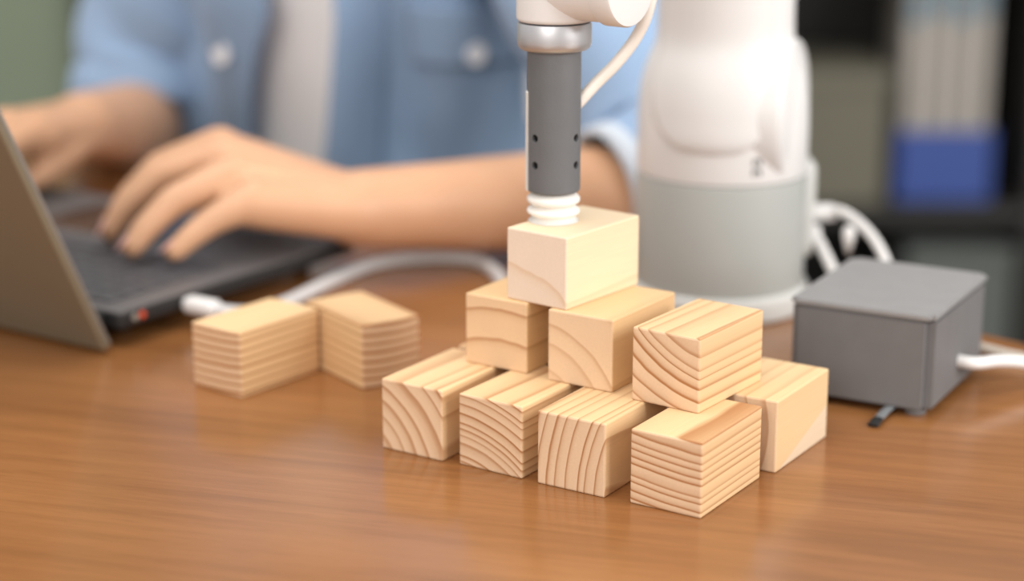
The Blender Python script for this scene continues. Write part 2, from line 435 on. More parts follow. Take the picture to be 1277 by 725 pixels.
# rounded socket plate at the back right of the column
smooth_obj('socket_plate', B((0.050, 0.017, 0.058), (0.018, 0.03, 0.06), 0.004), 'robot_flange', rob)
shp = [(0, 0.0842), (0.0500, 0.0842), (0.0514, 0.0850), (0.0518, 0.0865), (0.0518, 0.115), (0.0512, 0.130), (0.0500, 0.1395), (0.0480, 0.148), (0.0450, 0.156), (0.0424, 0.162), (0.0412, 0.168), (0.0408, 0.175), (0.0404, 0.26), (0, 0.262)]
shell = smooth_obj('shoulder_shell', lathe(shp, 72), 'robot_white', rob)
# rounded front of the upper arm, a shallow pad with a U shaped lower end
bm = bmesh.new(); nu, nv = 30, 40
th_c = math.radians(-90 - 14)
grid = []
for j in range(nv + 1):
    row = []
    tv = j / nv
    zz = 0.1015 + tv * 0.1585
    dz = min(1.0, (zz - 0.1015) / 0.045)
    half = math.radians(49) * math.sqrt(max(0.0, 1 - (1 - dz) ** 2.3)) if dz < 1 else math.radians(49)
    # radius of the shell at this height
    rs = 0.0404
    for (r0, z0), (r1, z1) in zip(shp[3:-1], shp[4:]):
        if z0 <= zz <= z1: rs = r0 + (r1 - r0) * (zz - z0) / max(1e-9, z1 - z0)
    for i in range(nu + 1):
        s = -1 + 2 * i / nu
        edge = min(1.0, (1 - abs(s)) * half * 0.052 / 0.004) * min(1.0, tv * nv / 3)
        lift = -0.0012 + 0.0046 * math.sqrt(max(0, 1 - (1 - edge) ** 2))
        an = th_c + s * half
        row.append(bm.verts.new(((rs + lift) * math.cos(an), (rs + lift) * math.sin(an), zz)))
    grid.append(row)
for j in range(nv):
    for i in range(nu): bm.faces.new((grid[j][i], grid[j][i + 1], grid[j + 1][i + 1], grid[j + 1][i]))
bmesh.ops.remove_doubles(bm, verts=bm.verts, dist=1e-6)
bmesh.ops.recalc_face_normals(bm, faces=bm.faces)
obj('arm_front_cover', bm, 'robot_white', rob, True)
AX = Vector((0.945, -0.33, 0))
prof = [(0, -0.012), (0.049, -0.012), (0.0475, 0.0), (0.0458, 0.012), (0.0448, 0.021), (0.044, 0.0245), (0.0435, 0.0262), (0.042, 0.0275), (0.040, 0.0277), (0.0395, 0.0268), (0.0385, 0.0268), (0.0365, 0.0282), (0.030, 0.0296), (0, 0.0302)]
cap = smooth_obj('joint_cap', lathe(prof, 64, axis_mtx(Vector((0, 0, 0.1225)) + AX * 0.0165, AX)), 'robot_white', rob)
# dimple screws of the cap
side = Vector((0, 0, 1)).cross(AX)
for dz_, rr_ in ((0.012, 0.0022),):
    smooth_obj('cap_screw', lathe(cyl_prof(rr_, 0, 0.0012, 0.0003), 20, axis_mtx(Vector((0, 0, 0.1225 + dz_)) + AX * (0.0165 + 0.0295), AX)), 'robot_flange', cap)
# two small printed marks on the shell
for z_, wdt in ((0.0988, 0.0038), (0.0928, 0.0040)):
    bm = bmesh.new(); an0 = math.radians(-90 + 17.2)
    for (da, db, ww, hh) in ((-wdt / 2, 0, 0.0015, 0.0038), (wdt / 2, 0, 0.0015, 0.0038), (0, 0.0011, wdt, 0.0015)):
        an = an0 + da / 0.0519
        box(bm, (0.0519 * math.cos(an), 0.0519 * math.sin(an), z_ + db), (ww, 0.0004, hh), 0, Matrix.Rotation(an + PI / 2, 4, 'Z'))
    obj('printed_mark', bm, 'mark', shell)
# upper arm, elbow and forearm carry the wrist in front (above the picture)
smooth_obj('upper_arm', lathe(cyl_prof(0.0400, 0.2600, 0.395, 0.006), 56), 'robot_white', rob)
EL = Vector((0, 0, 0.385))
smooth_obj('elbow_joint', lathe(cyl_prof(0.041, -0.05, 0.05, 0.006), 56, axis_mtx(EL, AX)), 'robot_white', rob)
WR = Vector((0.0204 - RX, 0.936 - RY, 0.0))       # tool axis, robot coordinates
KA = Vector((0.80, -0.60, 0))
wrist_top = WR + Vector((0, 0, 0.262))
smooth_obj('forearm', tube([EL + Vector((0, -0.02, 0.0)), EL + (wrist_top - EL) * 0.35 + Vector((0, 0, 0.03)), EL + (wrist_top - EL) * 0.72 + Vector((0, 0, 0.022)), wrist_top + Vector((0, 0, 0.0))], lambda t: 0.036 - 0.014 * t, 32), 'robot_white', rob)
wh = smooth_obj('wrist_housing', lathe(cyl_prof(0.0184, 0.2064, 0.275, 0.0022), 56, Matrix.Translation(WR)), 'robot_white', rob)
# the neck between wrist and its end cap
smooth_obj('wrist_neck', lathe(cyl_prof(0.0190, -0.002, 0.034, 0.002), 48, axis_mtx(WR + Vector((0, 0, 0.2270)), KA)), 'robot_white', wh)
prof = [(0, 0.0), (0.0200, 0.0), (0.0203, 0.0006), (0.0203, 0.0100), (0.0196, 0.0112), (0.0160, 0.0116), (0, 0.0118)]
smooth_obj('wrist_cap', lathe(prof, 56, axis_mtx(WR + Vector((0, 0, 0.2270)) + KA * 0.0325, KA)), 'robot_white', wh)
# aluminium collar
prof = [(0, 0.1925), (0.0140, 0.1925), (0.0158, 0.1930), (0.0172, 0.1940), (0.0178, 0.1955), (0.0180, 0.197), (0.0180, 0.2052), (0.0176, 0.2059), (0, 0.2060)]
smooth_obj('collar', lathe(prof, 72, Matrix.Translation(WR)), 'alu', rob)
# grey printed tool tube with four screw holes
tube_o = smooth_obj('tool_tube', lathe([(0, 0.1232), (0.0122, 0.1232), (0.0130, 0.1240), (0.0131, 0.1250), (0.0131, 0.1930), (0, 0.1930)], 96, Matrix.Translation(WR)), 'printed', rob)
bm = bmesh.new()
hole_spots = []
for an in (-90 - 45.5, -90 + 55):
    for z_ in (0.1508, 0.1374):
        a = math.radians(an); d = Vector((math.cos(a), math.sin(a), 0))
        hole_spots.append((d, z_))
        join(bm, lathe(cyl_prof(0.00195, -0.004, 0.004, 0.0001, 1), 24, axis_mtx(WR + d * 0.0131 + Vector((0, 0, z_)), d)))
cut = obj('hole_cutter', bm, 'printed', rob)
bo = tube_o.modifiers.new('holes', 'BOOLEAN'); bo.object = cut; bo.operation = 'DIFFERENCE'; bo.solver = 'EXACT'
evaluated(tube_o); bpy.data.objects.remove(cut); smooth_by_angle(tube_o, 30)
for d, z_ in hole_spots:
    obj('screw', lathe([(0, 0), (0.00175, 0), (0.00175, 0.0016), (0.0011, 0.0018), (0.0009, 0.0010), (0, 0.0010)], 18, axis_mtx(WR + d * 0.0102 + Vector((0, 0, z_)), d)), 'black', tube_o)
# pale half shell at the back left of the tube
hs = lathe([(0.01315, 0.1236), (0.0138, 0.1240), (0.0138, 0.1722), (0.01315, 0.1726), (0.01315, 0.1236)], 24, Matrix.Translation(WR), math.radians(90), math.radians(198))
bmesh.ops.remove_doubles(hs, verts=hs.verts, dist=1e-6); bmesh.ops.holes_fill(hs, edges=hs.edges); bmesh.ops.recalc_face_normals(hs, faces=hs.faces)
obj('half_shell', hs, 'printed_light', tube_o)
# bellows suction cup
prof = [(0, 0.1232), (0.0092, 0.1232), (0.0098, 0.1222), (0.0118, 0.1212), (0.0129, 0.1200), (0.0131, 0.1190), (0.0128, 0.1179), (0.0112, 0.1168), (0.0103, 0.1160), (0.0112, 0.1152), (0.0126, 0.1144), (0.0131, 0.1134), (0.0129, 0.1124), (0.0114, 0.1114), (0.0104, 0.1106), (0.0108, 0.1098), (0.0120, 0.1088), (0.0125, 0.10815), (0, 0.10815)]
smooth_obj('suction_cup', lathe(prof, 64, Matrix.Translation(WR)), 'silicone', rob)
# air hose
R0 = Vector((RX, RY, 0))
hp = [(0.0300, 0.938, 0.1640), (0.0324, 0.938, 0.1665), (0.0413, 0.94, 0.1759), (0.0509, 0.94, 0.1857), (0.0603, 0.94, 0.1986), (0.0660, 0.94, 0.213), (0.0690, 0.945, 0.235), (0.070, 0.96, 0.27), (0.068, 0.985, 0.31)]
smooth_obj('air_hose', tube([Vector(p) - R0 for p in hp], 0.0030, 14), 'hose', rob)

# cables behind the robot
cb = thing('robot_cable', 'white plugged cable arching from the robot base over the grey box', 'cable', (0.186, 1.20, 0))
cr0 = Vector((0.186, 1.20, 0))
smooth_obj('plug', B((0.0085, 0.0, 0.0500), (0.021, 0.012, 0.010), 0.003), 'cable_white', cb)
smooth_obj('wire', tube([Vector(p) - cr0 for p in [(0.198, 1.20, 0.0500), (0.206, 1.192, 0.0525), (0.216, 1.177, 0.0480), (0.2235, 1.158, 0.040), (0.2275, 1.135, 0.028), (0.228, 1.115, 0.012), (0.225, 1.10, 0.0036), (0.235, 1.085, 0.0032)]], 0.0031, 12), 'cable_white', cb)
cb2 = thing('robot_cable', 'white straight cable dropping beside the robot base behind the grey box', 'cable', (0.186, 1.19, 0))
cr1 = Vector((0.186, 1.19, 0))
smooth_obj('plug', B((0.0035, -0.004, 0.0405), (0.007, 0.011, 0.009), 0.0025), 'cable_white', cb2)
smooth_obj('wire', tube([Vector(p) - cr1 for p in [(0.188, 1.187, 0.0405), (0.1905, 1.175, 0.037), (0.195, 1.15, 0.027), (0.2005, 1.125, 0.015), (0.206, 1.11, 0.005), (0.215, 1.10, 0.0035)]], 0.0034, 12), 'cable_white', cb2)
tg = thing('cable_clip', 'small pointed white clip hanging from the arched robot cable', 'clip', (0.2085, 1.172, 0.030))
obj('clip_body', lathe([(0, 0.0), (0.0012, 0.0), (0.0036, 0.009), (0.0040, 0.0145), (0.0025, 0.0175), (0, 0.0178)], 16), 'cable_white', tg, True)
# ------------------------------------------------------------------ grey box
bx_yaw = math.radians(-29.0)
gb = thing('grey_box', 'dark grey plastic control box with a flat lid on small feet', 'box', (0.2132, 0.9453, 0), bx_yaw)
BXW, BXD = 0.0768, 0.0966        # local X to the left is -X, depth is +Y
bm = bmesh.new()
t = bmesh.new(); bmesh.ops.create_cube(t, size=1)
bmesh.ops.scale(t, vec=(BXW, BXD, 0.0475), verts=t.verts)
bmesh.ops.bevel(t, geom=[e for e in t.edges if abs((e.verts[0].co - e.verts[1].co).z) > 0.01], offset=0.0045, segments=6, affect='EDGES')
bmesh.ops.bevel(t, geom=[e for e in t.edges if abs((e.verts[0].co - e.verts[1].co).z) < 1e-5 and len(e.link_faces) == 2 and e.calc_face_angle(0) > 1], offset=0.0010, segments=2, affect='EDGES')
t.transform(Matrix.Translation((-BXW / 2, BXD / 2, 0.0045 + 0.0475 / 2))); join(bm, t)
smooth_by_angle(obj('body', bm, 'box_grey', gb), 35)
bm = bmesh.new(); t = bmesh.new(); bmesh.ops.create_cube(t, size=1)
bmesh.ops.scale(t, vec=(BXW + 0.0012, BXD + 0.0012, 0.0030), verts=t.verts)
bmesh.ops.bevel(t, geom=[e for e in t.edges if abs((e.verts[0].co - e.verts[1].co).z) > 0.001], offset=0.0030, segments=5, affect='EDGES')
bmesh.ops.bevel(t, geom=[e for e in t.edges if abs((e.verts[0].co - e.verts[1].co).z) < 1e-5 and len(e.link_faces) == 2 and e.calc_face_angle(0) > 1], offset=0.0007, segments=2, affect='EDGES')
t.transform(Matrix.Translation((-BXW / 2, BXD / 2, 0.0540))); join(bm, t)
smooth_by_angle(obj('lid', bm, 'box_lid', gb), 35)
for fx in (-0.010, -BXW + 0.010):
    for fy in (0.010, BXD - 0.010):
        smooth_obj('foot', lathe(cyl_prof(0.0055, 0.0, 0.0048, 0.0006), 24, Matrix.Translation((fx, fy, 0))), 'box_grey', gb)
# strap lying out from under the box
st = thing('ribbon_strap', 'short grey ribbon strap with black tip lying in front of the grey box', 'strap', (0.1950, 0.9560, 0))
p = [Vector(q) - Vector((0.1950, 0.9560, 0)) for q in [(0.2060, 0.9700, 0.0020), (0.2000, 0.9620, 0.0040), (0.1930, 0.9520, 0.0038), (0.1870, 0.9420, 0.0026)]]
smooth_obj('ribbon', tube(p, 0.0026, 10, 0.25), 'strap', st)
smooth_obj('tip', tube([p[-1], p[-1] + (p[-1] - p[-2]) * 0.35, p[-1] + (p[-1] - p[-2]) * 0.7 - Vector((0, 0, 0.0006))], 0.0030, 10, 0.35), 'black', st)
# cables on the right of the box
smooth_by_angle(tag(obj('power_cable', tube([(0.2365, 0.990, 0.0185), (0.246, 0.9865, 0.0180), (0.260, 0.995, 0.0165), (0.275, 1.002, 0.0135), (0.300, 1.010, 0.0075), (0.34, 1.015, -0.002 + 0.0062), (0.40, 0.955, 0.0036)], 0.0034, 12), 'cable_white'), 'white cable plugged into the right side of the grey box', 'cable'), 40)
smooth_by_angle(tag(obj('power_cable', tube([(0.244, 1.084, 0.0032), (0.262, 1.067, 0.0032), (0.275, 1.053, 0.0032), (0.292, 1.037, 0.0032), (0.34, 0.992, 0.0032), (0.42, 0.91, 0.0032)], 0.0031, 12), 'cable_beige'), 'beige cable along the table edge behind the grey box', 'cable'), 40)

# ------------------------------------------------------------------ laptop
LO = Vector((-0.2296, 1.0609, 0)); LYAW = math.atan2(0.83, 0.557)
lap = thing('laptop', 'open laptop with taupe metal lid seen from behind', 'laptop', LO, LYAW)
LWID, LDEP = 0.315, 0.226
base = obj('base', B((0.010 + (LDEP - 0.010) / 2, LWID / 2, 0.0160), (LDEP - 0.010, LWID, 0.0095), 0.0018), 'lap_under', lap)
deck = obj('deck', B((0.010 + (LDEP - 0.010) / 2, LWID / 2, 0.0207), (LDEP - 0.012, LWID - 0.002, 0.0012), 0.0004), 'lap_deck', lap)
kb = B((0, 0, 0), (0.0145, 0.0158, 0.0014), 0.0005, None, 1)
kme = bpy.data.meshes.new('key'); kb.to_mesh(kme); kb.free(); kme.materials.append(M['key'])
for r_ in range(6):
    cols = 15
    for c_ in range(cols):
        if r_ == 5 and 5 <= c_ <= 9: continue
        k = bpy.data.objects.new('key', kme); C.objects.link(k); k.parent = lap
        k.location = (0.030 + r_ * 0.0168, 0.0285 + c_ * 0.0184, 0.0222)
obj('space_bar', B((0.030 + 5 * 0.0168, 0.0285 + 7 * 0.0184, 0.0222), (0.0145, 0.0895, 0.0014), 0.0005, None, 1), 'key', lap)
obj('touchpad', B((0.172, LWID / 2, 0.0214), (0.066, 0.105, 0.0004), 0.0001), 'screen', lap)
tilt = math.radians(25.4)
lrot = Matrix.Rotation(-tilt, 4, 'Y')
def on_lid(c): return Vector((0, 0, 0.003)) + (lrot @ Vector(c))
lid = obj('lid', B(on_lid((-0.0006, LWID / 2, 0.105)), (0.0050, LWID, 0.210), 0.0016, lrot), 'lap_lid', lap)
obj('lid_rim', B(on_lid((0.0026, LWID / 2, 0.105)), (0.0018, LWID - 0.001, 0.209), 0.0005, lrot), 'lap_edge', lid)
obj('screen', B(on_lid((0.0037, LWID / 2, 0.108)), (0.0006, LWID - 0.012, 0.188), 0.0002, lrot), 'screen', lid)
for hy in (0.035, LWID - 0.035):
    smooth_obj('hinge', lathe(cyl_prof(0.0048, -0.022, 0.022, 0.001), 24, axis_mtx((0.0090, hy, 0.0150), (0, 1, 0))), 'lap_under', lap)
for fx in (0.04, LDEP - 0.02):
    for fy in (0.03, LWID - 0.03):
        smooth_obj('rubber_foot', lathe(cyl_prof(0.006, 0.0002, 0.0116, 0.001), 20, Matrix.Translation((fx, fy, 0))), 'lap_under', lap)
for px_, mt in ((0.022, 'port'), (0.028, 'red')):
    smooth_obj('port', lathe([(0, 0), (0.0022, 0), (0.0022, 0.0008), (0.0012, 0.0010), (0.0011, 0.0004), (0, 0.0004)], 18, axis_mtx((px_, 0.0001, 0.0165), (0, -1, 0))), mt, lap)

# charging cable of the laptop
cc = thing('charging_cable', 'thick grey-white cable with white plug curving from the laptop side', 'cable', LO, LYAW)
smooth_obj('plug', B((0.064, -0.0135, 0.0150), (0.0115, 0.0250, 0.0095), 0.0036, None, 4), 'cable_white', cc)
linv = (Matrix.Translation(LO) @ Matrix.Rotation(LYAW, 4, 'Z')).inverted()
wl = [(-0.1745, 1.1000, 0.0150), (-0.1660, 1.103, 0.0125), (-0.153, 1.121, 0.0072), (-0.138, 1.152, 0.0046), (-0.121, 1.190, 0.0043), (-0.104, 1.224, 0.0043), (-0.0893, 1.246, 0.0043), (-0.0688, 1.259, 0.0043), (-0.0422, 1.263, 0.0043), (-0.0220, 1.251, 0.0043), (-0.0090, 1.217, 0.0043), (-0.0015, 1.165, 0.0043), (0.012, 1.115, 0.0043), (0.045, 1.085, 0.0043), (0.085, 1.075, 0.0043)]
smooth_obj('wire', tube([linv @ Vector(q) for q in wl], 0.0041, 14), 'cable_grey', cc)

# ------------------------------------------------------------------ person
F = Vector((-0.45, -0.893, 0)); LP = Vector((0.893, -0.45, 0))     # facing, person's left
PC = Vector((-0.12, 1.70, 0))
person = thing('person', 'person in open blue shirt over white tee typing on the laptop', 'person', (PC.x, PC.y, FLOOR_Z))
P0 = Vector((PC.x, PC.y, FLOOR_Z))
def loc(v): return Vector(v) - P0
def lerp_tab(tab, z):
    if z <= tab[0][0]: return tab[0][1]
    for (z0, v0), (z1, v1) in zip(tab[:-1], tab[1:]):
        if z <= z1:
            t = (z - z0) / (z1 - z0); t = t * t * (3 - 2 * t)
            return v0 + (v1 - v0) * t
    return tab[-1][1]
TA = [(-0.25, 0.165), (0.0, 0.158), (0.12, 0.165), (0.22, 0.172), (0.28, 0.165), (0.325, 0.120), (0.355, 0.065)]
TB = [(-0.25, 0.120), (0.0, 0.112), (0.15, 0.115), (0.25, 0.105), (0.31, 0.080), (0.355, 0.060)]
def torso_c(z): return PC + F * (0.22 * (z - 0.05)) + Vector((0, 0, z))
def torso_pt(th, z, off=0.0):
    """th = 0 straight ahead, positive towards the person's left"""
    a, b = lerp_tab(TA, z) + off, lerp_tab(TB, z) + off
    c, s = math.cos(th), math.sin(th)
    e = 2 / 2.3
    return torso_c(z) + F * (b * math.copysign(abs(c) ** e, c)) + LP * (a * math.copysign(abs(s) ** e, s))

SH_L = torso_c(0.27) + LP * 0.155; EL_L = Vector((0.135, 1.325, 0.032))
SH_R = torso_c(0.27) - LP * 0.155; EL_R = Vector((-0.318, 1.700, 0.010))
WR_L = Vector((-0.100, 1.228, 0.046)); WR_R = Vector((-0.327, 1.462, 0.056))

bm = bmesh.new()
# torso core, neck and head
for z0, z1 in ((-0.24, -0.08), (-0.08, 0.08), (0.08, 0.2)):
    for s in (-1, 1):
        capsule(bm, torso_c(z0) + LP * 0.055 * s, 0.088, torso_c(z1) + LP * 0.058 * s, 0.088)
capsule(bm, torso_c(0.24) - LP * 0.11, 0.055, torso_c(0.24) + LP * 0.11, 0.055)
NB, NT = torso_c(0.29), torso_c(0.29) + F * 0.035 + Vector((0, 0, 0.14))
capsule(bm, NB, 0.056, NT, 0.050)
HC = NT + F * 0.025 + Vector((0, 0, 0.085))
hrot = Matrix.Rotation(math.atan2(F.y, F.x), 4, 'Z') @ Matrix.Rotation(math.radians(18), 4, 'Y')
ellipsoid(bm, HC, (0.095, 0.074, 0.108), hrot)
def head(c): return HC + (hrot @ Vector(c))
capsule(bm, head((0.045, 0, -0.07)), 0.042, head((0.055, 0, -0.085)), 0.034)           # jaw
capsule(bm, head((0.090, 0, 0.005)), 0.008, head((0.106, 0, -0.022)), 0.012)           # nose
for s in (-1, 1):
    capsule(bm, head((0.0, 0.074 * s, 0.012)), 0.012, head((0.004, 0.076 * s, -0.022)), 0.009)   # ears
    capsule(bm, head((0.074, 0.030 * s, 0.022)), 0.013, head((0.078, 0.020 * s, 0.024)), 0.013)  # brows
    capsule(bm, head((0.085, 0.012 * s, -0.050)), 0.009, head((0.088, 0.002 * s, -0.050)), 0.010) # lips
# arms
def arm(sh, el, wr):
    capsule(bm, sh, 0.050, sh.lerp(el, 0.5), 0.046)
    capsule(bm, sh.lerp(el, 0.5), 0.046, el, 0.036)
    capsule(bm, el, 0.036, el.lerp(wr, 0.35), 0.037)
    capsule(bm, el.lerp(wr, 0.35), 0.037, el.lerp(wr, 0.75), 0.0295)
    capsule(bm, el.lerp(wr, 0.75), 0.0295, wr, 0.0255)
arm(SH_L, EL_L, WR_L); arm(SH_R, EL_R, WR_R)
# hands: (forward, towards thumb, height) of each joint from the wrist
FING = {
    'index': [(0.084, 0.028, 0.069), (0.124, 0.034, 0.066), (0.146, 0.033, 0.046), (0.153, 0.031, 0.0335)],
    'middle': [(0.089, 0.006, 0.070), (0.133, 0.006, 0.066), (0.158, 0.005, 0.046), (0.166, 0.003, 0.0335)],
    'ring': [(0.084, -0.016, 0.066), (0.126, -0.024, 0.061), (0.148, -0.030, 0.043), (0.156, -0.033, 0.0335)],
    'pinky': [(0.075, -0.036, 0.058), (0.104, -0.047, 0.052), (0.120, -0.055, 0.041), (0.129, -0.059, 0.0330)],
    'thumb': [(0.026, 0.018, 0.052), (0.058, 0.030, 0.046), (0.088, 0.034, 0.038), (0.104, 0.032, 0.0335)],
}
FR = {'index': (0.0145, 0.0108, 0.0094, 0.0080), 'middle': (0.0150, 0.0110, 0.0096, 0.0082), 'ring': (0.0145, 0.0106, 0.0092, 0.0078), 'pinky': (0.0135, 0.0094, 0.0083, 0.0072), 'thumb': (0.0150, 0.0120, 0.0098, 0.0082)}
nails = []
LEFT = {
    'index': [(-0.193, 1.268, 0.078), (-0.232, 1.262, 0.066), (-0.252, 1.252, 0.047), (-0.260, 1.246, 0.034)],
    'middle': [(-0.188, 1.243, 0.078), (-0.230, 1.232, 0.066), (-0.250, 1.222, 0.046), (-0.257, 1.216, 0.0335)],
    'ring': [(-0.176, 1.217, 0.071), (-0.213, 1.195, 0.058), (-0.229, 1.182, 0.043), (-0.236, 1.176, 0.0335)],
    'pinky': [(-0.162, 1.195, 0.060), (-0.187, 1.180, 0.049), (-0.200, 1.171, 0.040), (-0.208, 1.166, 0.0330)],
    'thumb': [(-0.130, 1.255, 0.050), (-0.165, 1.283, 0.044), (-0.192, 1.295, 0.037), (-0.208, 1.292, 0.0335)],
}
def hand(wr, fdir, mirror, joints=None):
    f = Vector(fdir).normalized(); l = Vector((f.y, -f.x, 0)) * (1 if not mirror else -1)
    def P(q): return Vector((wr.x, wr.y, 0)) + f * q[0] + l * q[1] + Vector((0, 0, q[2]))
    if joints: P = Vector
    for k, js in (joints or FING).items():
        rs = FR[k]
        for i in range(3): capsule(bm, P(js[i]), rs[i], P(js[i + 1]), rs[i + 1], 16)
        if k != 'thumb':
            w0 = wr + l * (FING[k][0][1] * 0.22)
            capsule(bm, w0, 0.0205, P(js[0]) - Vector((0, 0, 0.004)), rs[0] + 0.002, 16)
        else:
            capsule(bm, wr + l * 0.008 - Vector((0, 0, 0.004)), 0.018, P(js[0]), rs[0], 16)
        d = (P(js[3]) - P(js[2])).normalized()
        upv = (Vector((0, 0, 1)) * 0.6 + f * 0.8); upv = (upv - d * upv.dot(d)).normalized()
        nails.append((P(js[3]) + upv * (rs[3] * 0.80) + d * 0.0005, upv, d, rs[3]))
# the thumb of a hand lies on the side given by l
hand(WR_L, (-0.975, -0.12, 0), False, LEFT)
hand(WR_R, (-0.46, -0.89, 0), True)
body = obj('body', bm, 'skin', person, True)
rm = body.modifiers.new('skin', 'REMESH'); rm.mode = 'VOXEL'; rm.voxel_size = 0.0026; rm.use_smooth_shade = True
sm = body.modifiers.new('soft', 'SMOOTH'); sm.factor = 0.5; sm.iterations = 10
evaluated(body)
body.data.transform(Matrix.Translation(-P0))
for p in body.data.polygons: p.use_smooth = True
M['nail'] = mat('fingernail', (0.70, 0.40, 0.36), 0.3, var=0.04)
for c, n_, d, r_ in nails:
    t = bmesh.new(); ellipsoid(t, (0, 0, 0), (r_ * 0.68, r_ * 0.95, 0.0012))
    z = n_; y = (d - z * d.dot(z)).normalized(); x = y.cross(z)
    t.transform(Matrix.Translation(loc(c)) @ Matrix((x, y, z)).transposed().to_4x4())
    obj('fingernail', t, 'nail', body, True)
# hair and eyes
bm = bmesh.new(); ellipsoid(bm, head((-0.012, 0, 0.022)), (0.100, 0.083, 0.104), hrot)
bmesh.ops.bisect_plane(bm, geom=list(bm.verts) + list(bm.edges) + list(bm.faces), plane_co=head((0.045, 0, 0.045)), plane_no=(hrot.to_3x3() @ Vector((0.8, 0, -0.62))), clear_outer=True)
bmesh.ops.translate(bm, vec=-P0, verts=bm.verts)
obj('hair', bm, 'hair', person, True)
for s in (-1, 1):
    bm = bmesh.new(); ellipsoid(bm, loc(head((0.0835, 0.028 * s, 0.004))), (0.008, 0.011, 0.008), hrot)
    obj('eye', bm, 'button', body, True)
    bm = bmesh.new(); ellipsoid(bm, loc(head((0.0895, 0.028 * s, 0.004))), (0.003, 0.005, 0.005), hrot)
    obj('iris', bm, 'hair', body, True)
# white tee
bm = bmesh.new(); rows = []
for j in range(41):
    z = -0.24 + 0.575 * j / 40
    rows.append([bm.verts.new(loc(torso_pt(2 * PI * i / 72, z, 0.003 + 0.0022 * math.sin(5 * (2 * PI * i / 72) + 14 * z) * (1 if z < 0.2 else 0)))) for i in range(72)])
for A, Q in zip(rows[:-1], rows[1:]):
    for i in range(72): bm.faces.new((A[i], A[(i + 1) % 72], Q[(i + 1) % 72], Q[i]))
bmesh.ops.recalc_face_normals(bm, faces=bm.faces)
tee = obj('tee_shirt', bm, 'tee', person, True)
so = tee.modifiers.new('thick', 'SOLIDIFY'); so.thickness = 0.002; so.offset = 1; evaluated(tee)
# open blue shirt: front edges fall away from the tee
def shirt_off(th, z):
    fold = 0.010 * math.sin(7 * th + 9 * z + 0.6) + 0.007 * math.sin(13 * th - 16 * z) + 0.010 * (noise.noise(Vector((th * 2.6, z * 9, 0.3))))
    amp = 1.0 if z < 0.15 else max(0.15, 1 - (z - 0.15) / 0.15)
    open_ = 0.016 * math.exp(-((abs(th) - 0.15) / 0.22) ** 2) * (1 if z < 0.24 else 0.4)
    return 0.019 + fold * amp * 0.85 + open_
def edge_th(z, side_):
    # half opening in angle: the tee shows as a leaning strip, wider towards the hem
    zc = max(-0.10, min(0.13, z))
    e = (0.215 - 1.75 * zc) if side_ < 0 else (0.150 + 0.90 * zc)
    return e if z < 0.20 else e + 1.1 * (z - 0.20)
def shirt_pt(th, z, extra=0.0): return torso_pt(th, z, shirt_off(th, z) + extra)
bm = bmesh.new(); rows = []; NTH = 130
for j in range(61):
    z = -0.22 + 0.562 * j / 60
    e0, e1 = edge_th(z, 1), 2 * PI - edge_th(z, -1)
    rows.append([bm.verts.new(loc(shirt_pt(((e0 + (e1 - e0) * i / NTH) + PI) % (2 * PI) - PI, z))) for i in range(NTH + 1)])
for A, Q in zip(rows[:-1], rows[1:]):
    for i in range(NTH): bm.faces.new((A[i], A[i + 1], Q[i + 1], Q[i]))
bmesh.ops.recalc_face_normals(bm, faces=bm.faces)
shirt = obj('shirt', bm, 'denim', person, True)
so = shirt.modifiers.new('thick', 'SOLIDIFY'); so.thickness = 0.0022; so.offset = 1; evaluated(shirt)
for p in shirt.data.polygons: p.use_smooth = True
def patch(th0, th1, z0, z1, extra, n=14, m=20):
    """cloth patch following the shirt surface; th0/th1 may be functions of z"""
    bm = bmesh.new(); rows = []
    for j in range(m + 1):
        z = z0 + (z1 - z0) * j / m
        a0 = th0(z) if callable(th0) else th0; a1 = th1(z) if callable(th1) else th1
        rows.append([bm.verts.new(loc(shirt_pt(a0 + (a1 - a0) * i / n, z, extra))) for i in range(n + 1)])
    for A, Q in zip(rows[:-1], rows[1:]):
        for i in range(n): bm.faces.new((A[i], A[i + 1], Q[i + 1], Q[i]))
    bmesh.ops.recalc_face_normals(bm, faces=bm.faces)
    return bm
def cloth(name, bm, m_, th=0.0020):
    o = obj(name, bm, m_, shirt, True)
    s = o.modifiers.new('t', 'SOLIDIFY'); s.thickness = th; s.offset = 1; evaluated(o)
    for p in o.data.polygons: p.use_smooth = True
    return o
cloth('placket', patch(lambda z: -edge_th(z, -1) - 0.20, lambda z: -edge_th(z, -1), -0.20, 0.30, 0.0028), 'denim')
cloth('placket', patch(lambda z: edge_th(z, 1), lambda z: edge_th(z, 1) + 0.20, -0.20, 0.30, 0.0028), 'denim')
cloth('pocket', patch(0.60, 1.22, -0.005, 0.128, 0.0030), 'denim')
cloth('pocket_flap', patch(0.58, 1.24, 0.093, 0.140, 0.0085), 'denim')
def button(th, z, extra):
    p = shirt_pt(th, z, extra); n_ = (p - torso_c(z)); n_.z = 0; n_.normalize()
    smooth_obj('button', lathe([(0, 0), (0.0085, 0), (0.0090, 0.0010), (0.0085, 0.0024), (0.0060, 0.0024), (0.0055, 0.0018), (0, 0.0018)], 24, axis_mtx(loc(p), n_)), 'button', shirt)
for z in (-0.075, 0.010, 0.095, 0.180, 0.265): button(-edge_th(z, -1) - 0.11, z, 0.0052)
button(0.86, 0.102, 0.0108)
